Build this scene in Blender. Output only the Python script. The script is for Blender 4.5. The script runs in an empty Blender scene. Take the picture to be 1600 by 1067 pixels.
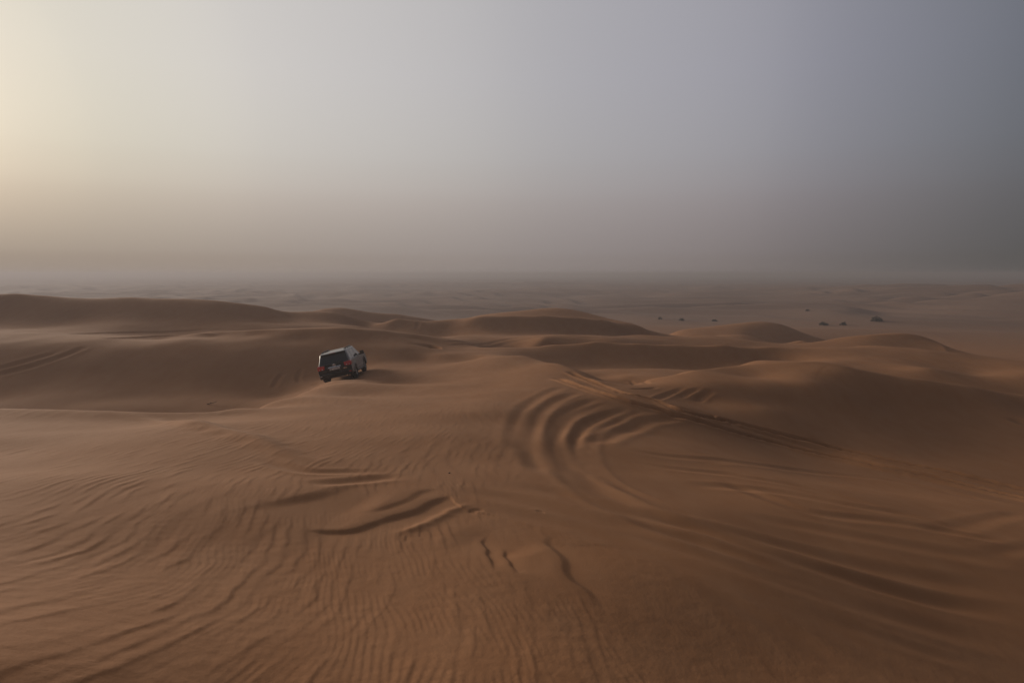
import bpy, bmesh, math, random
import numpy as np
from mathutils import Vector, Matrix, Euler

# ------------------------------------------------------------------ camera
scene = bpy.context.scene
col = scene.collection
R = math.radians
CAM_Z = 12.0
cam_d = bpy.data.cameras.new('camera')
cam_d.lens = 24.0
cam_d.sensor_width = 36.0
cam_d.clip_start = 0.1
cam_d.clip_end = 6000.0
cam = bpy.data.objects.new('camera', cam_d)
cam.location = (0, 0, CAM_Z)
cam.rotation_euler = (R(90 - 5.65), 0, 0)
col.objects.link(cam)
scene.camera = cam

# ------------------------------------------------------------------ sky: low sun behind thick dust
SUN_AZ = -48.0      # degrees, from the camera's forward axis (+y), negative = left
SUN_EL = 8.5
sun_dir = Vector((math.sin(R(SUN_AZ)) * math.cos(R(SUN_EL)),
                  math.cos(R(SUN_AZ)) * math.cos(R(SUN_EL)), math.sin(R(SUN_EL))))
world = bpy.data.worlds.new('World')
scene.world = world
world.use_nodes = True
nt = world.node_tree
nt.nodes.clear()
N = nt.nodes.new
L = nt.links.new
out = N('ShaderNodeOutputWorld')
bg = N('ShaderNodeBackground')
bg.inputs['Strength'].default_value = 0.1
sky = N('ShaderNodeTexSky')
sky.sky_type = 'NISHITA'
sky.sun_disc = False
sky.sun_elevation = R(SUN_EL)
sky.sun_rotation = R(SUN_AZ)
sky.dust_density = 6.0
sky.air_density = 1.2
sky.ozone_density = 1.0
tc = N('ShaderNodeTexCoord')
nrm = N('ShaderNodeVectorMath'); nrm.operation = 'NORMALIZE'
L(tc.outputs['Generated'], nrm.inputs[0])
dot = N('ShaderNodeVectorMath'); dot.operation = 'DOT_PRODUCT'
L(nrm.outputs[0], dot.inputs[0])
dot.inputs[1].default_value = sun_dir
acs = N('ShaderNodeMath'); acs.operation = 'ARCCOSINE'
L(dot.outputs['Value'], acs.inputs[0])
ang = N('ShaderNodeMath'); ang.operation = 'DIVIDE'
L(acs.outputs[0], ang.inputs[0]); ang.inputs[1].default_value = math.pi
def ramp(stops, src, interp='B_SPLINE'):
    r = N('ShaderNodeValToRGB')
    cr = r.color_ramp
    cr.interpolation = interp
    while len(cr.elements) > 1:
        cr.elements.remove(cr.elements[-1])
    cr.elements[0].position = stops[0][0]
    cr.elements[0].color = (*stops[0][1], 1)
    for p, c in stops[1:]:
        e = cr.elements.new(p)
        e.color = (*c, 1)
    L(src, r.inputs[0])
    return r
# dust aureole: radiance of the dusty air against the angle from the sun
aur = ramp([(0.0, (.97, .87, .71)), (12 / 180, (.82, .75, .635)), (17 / 180, (.71, .67, .588)), (28 / 180, (.62, .593, .567)),
            (47 / 180, (.458, .445, .46)), (67 / 180, (.308, .305, .347)), (82 / 180, (.158, .167, .198)), (102 / 180, (.09, .097, .12)), (1.0, (.08, .085, .105))],
           ang.outputs[0], 'CARDINAL')
# towards the horizon the dust is dense, browner and dims the glow
hor = ramp([(0.0, (.36, .29, .235)), (14 / 180, (.34, .275, .223)), (30 / 180, (.325, .27, .232)), (48 / 180, (.285, .245, .228)), (67 / 180, (.207, .179, .173)),
            (84 / 180, (.102, .097, .094)), (110 / 180, (.082, .079, .079)), (1.0, (.082, .079, .079))], ang.outputs[0], 'CARDINAL')
sep = N('ShaderNodeSeparateXYZ')
L(nrm.outputs[0], sep.inputs[0])
elv = ramp([(0.0, (0, 0, 0)), (.03, (.13, .13, .13)), (.105, (.66, .60, .55)), (.16, (.93, .86, .82)), (.26, (1, 1, 1))],
           sep.outputs['Z'], 'CARDINAL')
mul = N('ShaderNodeMix'); mul.data_type = 'RGBA'
L(elv.outputs[0], mul.inputs['Factor'])
L(hor.outputs[0], mul.inputs['A']); L(aur.outputs[0], mul.inputs['B'])
tnt = ramp([(0.0, (1, 1, 1)), (.09, (1.0, .96, .92)), (.16, (1.03, .99, .955)), (.27, (1, 1, 1))], sep.outputs['Z'], 'CARDINAL')
mu2 = N('ShaderNodeMix'); mu2.data_type = 'RGBA'; mu2.blend_type = 'MULTIPLY'
mu2.inputs['Factor'].default_value = 1.0
L(mul.outputs['Result'], mu2.inputs['A']); L(tnt.outputs[0], mu2.inputs['B'])
scl = N('ShaderNodeVectorMath'); scl.operation = 'SCALE'
L(mu2.outputs['Result'], scl.inputs[0]); scl.inputs['Scale'].default_value = 10.0
mix = N('ShaderNodeMix'); mix.data_type = 'RGBA'
mix.inputs['Factor'].default_value = 0.985        # share of dust against clear sky
L(sky.outputs[0], mix.inputs['A']); L(scl.outputs[0], mix.inputs['B'])
L(mix.outputs['Result'], bg.inputs['Color'])
L(bg.outputs[0], out.inputs['Surface'])

# ------------------------------------------------------------------ sun, veiled by dust
sun_d = bpy.data.lights.new('sun', 'SUN')
sun_d.energy = 4.4
sun_d.angle = R(20)
sun_d.color = (1.0, .86, .70)
sun = bpy.data.objects.new('sun', sun_d)
sun.rotation_euler = (-sun_dir).to_track_quat('-Z', 'Y').to_euler()
sun.location = sun_dir * 60
col.objects.link(sun)

vs = scene.view_settings
vs.view_transform = 'Standard'
vs.look = 'None'
vs.exposure = 0.0
vs.gamma = 1.0
vs.use_curve_mapping = False
scene.cycles.use_denoising = True
scene.cycles.volume_bounces = 0
scene.cycles.max_bounces = 6

# ------------------------------------------------------------------ helpers
def tag(o, label=None, cat=None, group=None, kind=None):
    if label: o['label'] = label
    if cat: o['category'] = cat
    if group: o['group'] = group
    if kind: o['kind'] = kind
    return o

def material(name, base, rough=.6, metal=0.0, spec=.5, coat=0.0, noise=0.0, nscale=20.0):
    m = bpy.data.materials.new(name)
    m.use_nodes = True
    t = m.node_tree
    b = t.nodes['Principled BSDF']
    b.inputs['Base Color'].default_value = (*base, 1)
    b.inputs['Roughness'].default_value = rough
    b.inputs['Metallic'].default_value = metal
    b.inputs['Specular IOR Level'].default_value = spec
    b.inputs['Coat Weight'].default_value = coat
    if noise > 0:
        c = t.nodes.new('ShaderNodeTexCoord')
        n = t.nodes.new('ShaderNodeTexNoise')
        n.inputs['Scale'].default_value = nscale
        n.inputs['Detail'].default_value = 5
        t.links.new(c.outputs['Object'], n.inputs['Vector'])
        x = t.nodes.new('ShaderNodeMix'); x.data_type = 'RGBA'
        x.inputs['A'].default_value = (*[v * (1 - noise) for v in base], 1)
        x.inputs['B'].default_value = (*[min(1, v * (1 + noise)) for v in base], 1)
        t.links.new(n.outputs['Fac'], x.inputs['Factor'])
        t.links.new(x.outputs['Result'], b.inputs['Base Color'])
    return m

CTRL = [(-2.72, 3.05, 10.078), (-1.63, 4.10, 9.416), (0.00, 4.60, 9.101), (2.22, 5.60, 8.470), (6.51, 7.30, 7.399), (-3.70, 4.20, 9.862), (-2.20, 5.60, 9.149), (0.00, 6.20, 8.844), (2.90, 7.40, 8.233), (8.82, 10.00, 6.909), (-5.20, 5.95, 9.575), (-2.95, 7.60, 8.902), (0.00, 8.40, 8.576), (3.92, 10.10, 7.883), (12.05, 13.80, 6.375), (-6.69, 7.70, 9.323), (-4.29, 8.90, 8.906), (-0.97, 10.00, 8.523), (2.16, 11.20, 8.106), (6.76, 14.00, 7.133), (11.48, 17.00, 6.090), (-8.82, 10.20, 8.958), (-5.43, 11.30, 8.630), (-2.29, 11.90, 8.451), (0.00, 12.90, 8.153), (2.96, 15.40, 7.407), (8.73, 20.20, 5.976), (13.70, 23.00, 5.141), (16.19, 21.00, 5.011), (19.59, 25.50, 4.395), (13.44, 25.50, 5.021), (22.58, 29.50, 4.359), (12.82, 26.80, 5.058), (5.36, 20.00, 6.819), (9.94, 26.00, 5.519), (-10.41, 13.60, 8.477), (-6.65, 13.90, 8.400), (-3.47, 14.50, 8.244), (-0.75, 15.60, 7.959), (1.66, 17.30, 7.519), (-13.12, 17.20, 8.131), (-8.30, 17.40, 8.086), (-4.34, 18.20, 7.906), (-0.93, 19.50, 7.613), (1.39, 20.80, 7.321), (4.09, 23.80, 6.646), (7.06, 27.50, 6.479), (-5.14, 22.50, 7.483), (-2.14, 22.50, 7.483), (0.00, 22.80, 7.423), (-6.89, 29.00, 6.737), (-2.61, 27.50, 7.009), (0.00, 27.00, 7.100), (1.79, 27.00, 7.100), (-6.83, 36.00, 6.158), (-3.13, 33.00, 6.645), (0.00, 31.50, 6.888), (2.06, 31.00, 6.969), (-6.36, 42.00, 5.988), (-3.01, 39.80, 6.303), (0.00, 37.80, 6.589), (-6.48, 49.00, 5.827), (-2.69, 47.50, 6.016), (-18.35, 20.30, 7.866), (-17.00, 18.80, 7.986), (-19.44, 21.50, 7.316), (-21.52, 23.80, 6.166), (-15.68, 20.60, 7.844), (-14.54, 19.10, 7.964), (-16.60, 21.80, 7.294), (-18.35, 24.10, 6.144), (-14.12, 20.90, 7.744), (-13.11, 19.40, 7.864), (-14.93, 22.10, 7.194), (-16.49, 24.40, 6.044), (-12.71, 21.20, 7.642), (-11.81, 19.70, 7.762), (-13.43, 22.40, 7.092), (-14.81, 24.70, 5.942), (-11.46, 21.50, 7.559), (-10.66, 20.00, 7.679), (-12.10, 22.70, 7.009), (-13.33, 25.00, 5.859), (-10.47, 22.00, 7.477), (-9.76, 20.50, 7.597), (-11.04, 23.20, 6.927), (-12.14, 25.50, 5.777), (-9.76, 23.30, 7.300), (-9.13, 21.80, 7.420), (-10.26, 24.50, 6.750), (-11.22, 26.80, 5.600), (-9.39, 26.00, 6.981), (-8.85, 24.50, 7.101), (-9.83, 27.20, 6.651), (-10.66, 29.50, 5.961), (-9.87, 31.50, 6.435), (-9.40, 30.00, 6.555), (-10.24, 32.70, 6.105), (-10.96, 35.00, 5.415), (-10.38, 36.50, 6.042), (-9.95, 35.00, 6.162), (-10.72, 37.70, 5.712), (-29.06, 31.00, 4.100), (-23.25, 31.00, 4.100), (-17.44, 31.00, 4.100), (-13.66, 31.00, 4.100), (-12.38, 33.00, 4.700), (-32.99, 36.50, 4.672), (-27.78, 36.50, 4.672), (-22.57, 36.50, 4.672), (-18.31, 37.00, 4.572), (-15.90, 38.00, 4.665), (-30.01, 39.50, 4.831), (-22.51, 39.50, 4.831), (-17.09, 40.00, 4.741), (-14.41, 41.00, 4.559), (-37.10, 41.20, 5.314), (-31.40, 41.40, 5.282), (-23.66, 41.60, 5.249), (-18.04, 42.30, 5.136), (-14.74, 43.20, 4.990), (-39.67, 44.20, 6.305), (-33.71, 44.60, 6.254), (-25.40, 44.80, 6.228), (-19.39, 45.60, 6.125), (-15.03, 46.80, 5.970), (-12.25, 48.00, 5.816), (-35.31, 46.80, 6.860), (-26.59, 47.00, 6.838), (-20.37, 48.00, 6.728), (-15.81, 49.30, 6.585), (-12.38, 50.50, 6.454), (-8.66, 51.00, 6.399), (-9.62, 48.50, 5.982), (-44.29, 49.50, 7.267), (-37.52, 49.80, 7.238), (-30.49, 49.80, 7.238), (-23.73, 50.40, 7.181), (-19.29, 51.20, 7.104), (-15.82, 52.50, 6.980), (-12.09, 53.50, 6.884), (-8.44, 56.00, 6.645), (-28.21, 54.50, 7.098), (-30.80, 59.50, 6.348), (-27.59, 53.30, 6.878), (-23.97, 54.20, 7.279), (-26.18, 59.20, 6.529), (-23.44, 53.00, 7.059), (-20.43, 54.30, 7.372), (-22.32, 59.30, 6.622), (-19.98, 53.10, 7.152), (-16.95, 54.60, 7.501), (-18.50, 59.60, 6.751), (-16.57, 53.40, 7.281), (-13.52, 55.30, 7.496), (-14.74, 60.30, 6.746), (-13.23, 54.10, 7.276), (-10.72, 57.00, 7.196), (-11.66, 62.00, 6.446), (-10.50, 55.80, 6.976), (-8.33, 59.00, 6.749), (-9.04, 64.00, 5.999), (-8.16, 57.80, 6.529), (-53.61, 60.00, 7.113), (-45.14, 60.00, 7.113), (-36.68, 60.00, 7.113), (-48.12, 64.00, 7.210), (-35.81, 63.50, 7.247), (-59.32, 66.50, 7.649), (-49.95, 66.50, 7.649), (-42.65, 66.80, 7.629), (-34.60, 67.00, 7.616), (-29.79, 67.50, 7.583), (-61.27, 68.80, 8.661), (-51.75, 69.00, 8.651), (-44.11, 69.20, 8.641), (-35.88, 69.60, 8.622), (-31.06, 70.50, 8.578), (-66.90, 71.50, 9.934), (-70.64, 75.50, 9.034), (-78.12, 83.50, 5.934), (-57.54, 71.50, 9.868), (-60.75, 75.50, 8.968), (-67.19, 83.50, 5.868), (-52.18, 71.50, 9.868), (-55.10, 75.50, 8.968), (-60.94, 83.50, 5.868), (-49.06, 71.80, 9.658), (-51.79, 75.80, 8.758), (-57.26, 83.80, 5.658), (-45.96, 72.20, 9.442), (-48.51, 76.20, 8.542), (-53.60, 84.20, 5.442), (-40.72, 72.50, 9.499), (-42.97, 76.50, 8.599), (-47.46, 84.50, 5.499), (-35.54, 73.00, 9.345), (-37.49, 77.00, 8.445), (-41.38, 85.00, 5.345), (-31.79, 73.80, 9.109), (-33.52, 77.80, 8.209), (-36.96, 85.80, 5.109), (-29.52, 75.00, 8.711), (-31.09, 79.00, 7.811), (-34.24, 87.00, 4.711), (-27.43, 77.00, 8.191), (-28.86, 81.00, 7.291), (-31.71, 89.00, 4.191), (-26.67, 71.00, 7.221), (-26.05, 66.00, 7.060), (-21.89, 68.50, 6.873), (-24.01, 80.00, 7.592), (-25.30, 77.00, 7.179), (-19.53, 80.00, 6.991), (-19.73, 75.00, 6.528), (-16.69, 74.00, 6.322), (-32.21, 104.00, 5.879), (-33.75, 109.00, 4.379), (-30.66, 99.00, 4.579), (-28.77, 104.00, 6.660), (-30.15, 109.00, 5.160), (-27.39, 99.00, 5.360), (-25.84, 104.00, 6.855), (-27.08, 109.00, 5.355), (-24.60, 99.00, 5.555), (-22.16, 105.00, 6.214), (-23.22, 110.00, 4.714), (-21.11, 100.00, 4.914), (-17.90, 106.00, 5.861), (-18.75, 111.00, 4.361), (-17.06, 101.00, 4.561), (-12.06, 107.00, 4.898), (-12.62, 112.00, 3.398), (-11.49, 102.00, 3.598), (-18.48, 82.00, 6.557), (-18.03, 80.00, 5.757), (-19.38, 86.00, 5.757), (-13.53, 80.00, 6.464), (-13.19, 78.00, 5.664), (-14.20, 84.00, 5.664), (-8.91, 79.00, 6.459), (-8.68, 77.00, 5.659), (-9.36, 83.00, 5.659), (-12.75, 68.00, 5.600), (-17.72, 63.00, 6.100), (-5.28, 56.00, 5.956), (-0.54, 57.00, 5.848), (-4.60, 61.00, 5.994), (2.92, 62.00, 5.896), (9.50, 63.00, 5.797), (-5.27, 70.00, 5.704), (3.34, 71.00, 5.614), (13.74, 73.00, 5.434), (21.46, 76.00, 5.164), (23.73, 72.00, 5.115), (-7.42, 79.00, 6.533), (-7.28, 77.50, 5.933), (-7.04, 75.00, 5.183), (-7.70, 82.00, 6.383), (-4.03, 78.00, 6.896), (-3.95, 76.50, 6.296), (-3.82, 74.00, 5.546), (-4.18, 81.00, 6.746), (0.00, 78.00, 6.933), (0.00, 76.50, 6.333), (0.00, 74.00, 5.583), (0.00, 81.00, 6.783), (3.66, 78.00, 6.933), (3.59, 76.50, 6.333), (3.47, 74.00, 5.583), (3.80, 81.00, 6.783), (7.42, 79.00, 6.682), (7.28, 77.50, 6.082), (7.04, 75.00, 5.332), (7.70, 82.00, 6.532), (11.27, 80.00, 6.313), (11.06, 78.50, 5.713), (10.71, 76.00, 4.963), (11.70, 83.00, 6.163), (15.42, 82.00, 5.631), (15.14, 80.50, 5.031), (14.67, 78.00, 4.281), (15.98, 85.00, 5.481), (-4.65, 90.00, 6.449), (-4.90, 95.00, 4.849), (-5.27, 102.00, 3.249), (0.00, 92.00, 6.758), (0.00, 97.00, 5.158), (0.00, 104.00, 3.558), (5.23, 93.00, 7.312), (5.51, 98.00, 5.712), (5.91, 105.00, 4.112), (7.85, 93.00, 7.137), (8.27, 98.00, 5.537), (8.86, 105.00, 3.937), (10.91, 93.00, 6.352), (11.50, 98.00, 4.752), (12.32, 105.00, 3.152), (14.42, 93.00, 5.039), (15.20, 98.00, 3.439), (16.28, 105.00, 1.839), (18.17, 92.00, 4.333), (19.16, 97.00, 2.733), (20.54, 104.00, 1.133), (-5.29, 51.00, 6.060), (-5.16, 49.70, 6.110), (-1.82, 48.30, 6.237), (-1.77, 47.00, 6.287), (1.23, 43.50, 6.561), (1.20, 42.20, 6.611), (2.23, 45.50, 6.011), (3.43, 47.70, 5.311), (2.73, 38.50, 6.746), (2.64, 37.20, 6.796), (3.73, 40.50, 6.196), (4.93, 42.70, 5.496), (3.87, 35.50, 6.681), (3.72, 34.20, 6.731), (4.87, 37.50, 6.131), (6.07, 39.70, 5.431), (4.76, 33.50, 6.660), (4.58, 32.20, 6.710), (5.76, 35.50, 6.110), (6.96, 37.70, 5.410), (6.16, 32.50, 6.570), (5.92, 31.20, 6.620), (0.00, 58.00, 5.575), (0.00, 61.50, 4.825), (3.25, 57.50, 5.903), (3.45, 61.00, 5.153), (6.98, 57.00, 6.118), (7.41, 60.50, 5.368), (6.80, 55.50, 5.568), (6.49, 53.00, 4.868), (10.65, 56.50, 6.009), (11.31, 60.00, 5.259), (10.37, 55.00, 5.459), (9.90, 52.50, 4.759), (13.85, 56.50, 5.902), (14.71, 60.00, 5.152), (13.48, 55.00, 5.352), (12.87, 52.50, 4.652), (17.58, 56.50, 5.848), (18.67, 60.00, 5.098), (17.12, 55.00, 5.298), (16.34, 52.50, 4.598), (21.50, 57.00, 5.821), (22.82, 60.50, 5.071), (20.93, 55.50, 5.271), (19.99, 53.00, 4.571), (26.25, 58.00, 5.740), (27.83, 61.50, 4.990), (31.11, 60.00, 5.638), (32.92, 63.50, 4.888), (35.67, 61.00, 5.242), (37.72, 64.50, 4.492), (38.51, 60.00, 4.897), (40.76, 63.50, 4.147), (6.74, 47.50, 5.337), (11.12, 49.00, 5.126), (15.61, 50.00, 4.986), (7.16, 42.00, 5.667), (9.54, 42.00, 5.667), (21.20, 51.00, 5.429), (18.49, 51.50, 5.365), (3.75, 50.00, 5.000), (7.36, 37.00, 6.102), (7.86, 39.50, 5.502), (9.60, 39.00, 6.194), (10.21, 41.50, 5.594), (11.88, 40.50, 6.203), (12.61, 43.00, 5.603), (14.52, 41.50, 6.337), (15.39, 44.00, 5.737), (17.07, 42.00, 6.449), (18.09, 44.50, 5.849), (19.22, 41.50, 6.475), (20.38, 44.00, 5.875), (20.05, 40.00, 6.389), (21.31, 42.50, 5.789), (21.32, 38.50, 6.231), (22.71, 41.00, 5.631), (23.04, 38.00, 6.052), (24.56, 40.50, 5.452), (25.94, 38.00, 5.688), (27.65, 40.50, 5.088), (29.59, 38.00, 5.104), (31.54, 40.50, 4.504), (9.25, 32.50, 6.445), (8.97, 31.50, 6.165), (12.60, 33.20, 6.230), (12.22, 32.20, 5.950), (15.75, 34.60, 6.286), (15.29, 33.60, 6.006), (18.57, 37.00, 6.421), (18.07, 36.00, 6.141), (11.49, 30.20, 5.937), (15.37, 32.30, 5.515), (19.58, 34.30, 5.114), (23.31, 35.00, 4.973), (28.09, 36.00, 4.773), (13.55, 29.60, 5.341), (18.08, 31.60, 4.891), (25.18, 33.00, 4.576), (13.50, 37.50, 6.274), (26.22, 47.00, 5.497), (28.28, 46.00, 5.635), (25.54, 52.00, 5.548), (30.45, 52.00, 5.548), (30.27, 73.00, 4.467), (31.93, 77.00, 3.267), (34.00, 82.00, 2.067), (34.85, 74.00, 4.784), (36.74, 78.00, 3.584), (39.09, 83.00, 2.384), (39.54, 75.00, 5.041), (41.65, 79.00, 3.841), (44.29, 84.00, 2.641), (43.07, 75.00, 5.183), (45.36, 79.00, 3.983), (48.23, 84.00, 2.783), (44.60, 74.00, 4.994), (47.01, 78.00, 3.794), (50.02, 83.00, 2.594), (44.21, 70.00, 4.577), (46.74, 74.00, 3.377), (49.90, 79.00, 2.177), (43.59, 66.00, 4.375), (46.24, 70.00, 3.175), (49.54, 75.00, 1.975), (45.22, 63.00, 4.183), (48.09, 67.00, 2.983), (51.68, 72.00, 1.783), (46.51, 60.00, 3.984), (49.61, 64.00, 2.784), (53.48, 69.00, 1.584), (49.39, 58.00, 3.698), (52.80, 62.00, 2.498), (57.05, 67.00, 1.298), (32.03, 47.00, 5.048), (34.08, 45.00, 5.344), (21.73, 110.00, 1.537), (25.43, 104.00, 3.333), (26.90, 110.00, 1.733), (23.97, 98.00, 2.433), (31.28, 104.00, 4.118), (33.09, 110.00, 2.518), (29.48, 98.00, 3.218), (35.66, 104.00, 4.608), (37.72, 110.00, 3.008), (33.61, 98.00, 3.708), (38.10, 104.00, 4.754), (40.30, 110.00, 3.154), (35.90, 98.00, 3.554), (41.14, 103.00, 4.291), (43.54, 109.00, 2.691), (38.75, 97.00, 3.091), (43.24, 101.00, 3.297), (45.81, 107.00, 1.697), (40.67, 95.00, 2.097), (44.76, 98.00, 2.629), (47.50, 104.00, 1.029), (42.02, 92.00, 1.429), (18.19, 84.00, 4.206), (30.05, 84.00, 4.206), (33.91, 80.00, 4.123), (-60.00, -10.00, 9.000), (-30.00, -15.00, 9.300), (0.00, -12.00, 9.600), (0.00, -30.00, 8.000), (30.00, -15.00, 6.500), (60.00, -10.00, 5.000), (-60.00, 20.00, 7.800), (-75.00, 40.00, 5.000), (50.00, 20.00, 4.200), (62.00, 40.00, 3.500), (75.00, 60.00, 3.000), (-100.00, 70.00, 7.000), (-100.00, 0.00, 6.000), (100.00, 0.00, 2.000), (110.00, 90.00, 1.500), (-110.00, 100.00, 3.000), (0.00, -90.00, 3.000), (0.00, 1.20, 9.500), (-1.50, 1.50, 9.720), (1.50, 1.50, 9.300), (0.00, -2.00, 9.900), (-4.00, 0.00, 10.500), (4.00, 0.00, 9.100), (-40.00, 130.00, 1.000), (0.00, 130.00, 1.000), (40.00, 130.00, 1.000), (80.00, 130.00, 1.000), (-80.00, 130.00, 1.000), (70.00, 110.00, 1.200), (20.00, 122.00, 1.000), (-11.71, 39.52, 5.278), (-11.76, 40.52, 5.270), (-11.84, 42.06, 5.256), (-11.92, 43.61, 5.243), (-11.98, 44.71, 5.233), (-10.15, 39.60, 5.625), (-10.20, 40.60, 5.616), (-10.28, 42.15, 5.602), (-10.36, 43.70, 5.589), (-10.42, 44.79, 5.579), (-9.31, 39.65, 5.811), (-9.36, 40.65, 5.802), (-9.44, 42.19, 5.788), (-9.52, 43.74, 5.775), (-9.58, 44.84, 5.765)]
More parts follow.
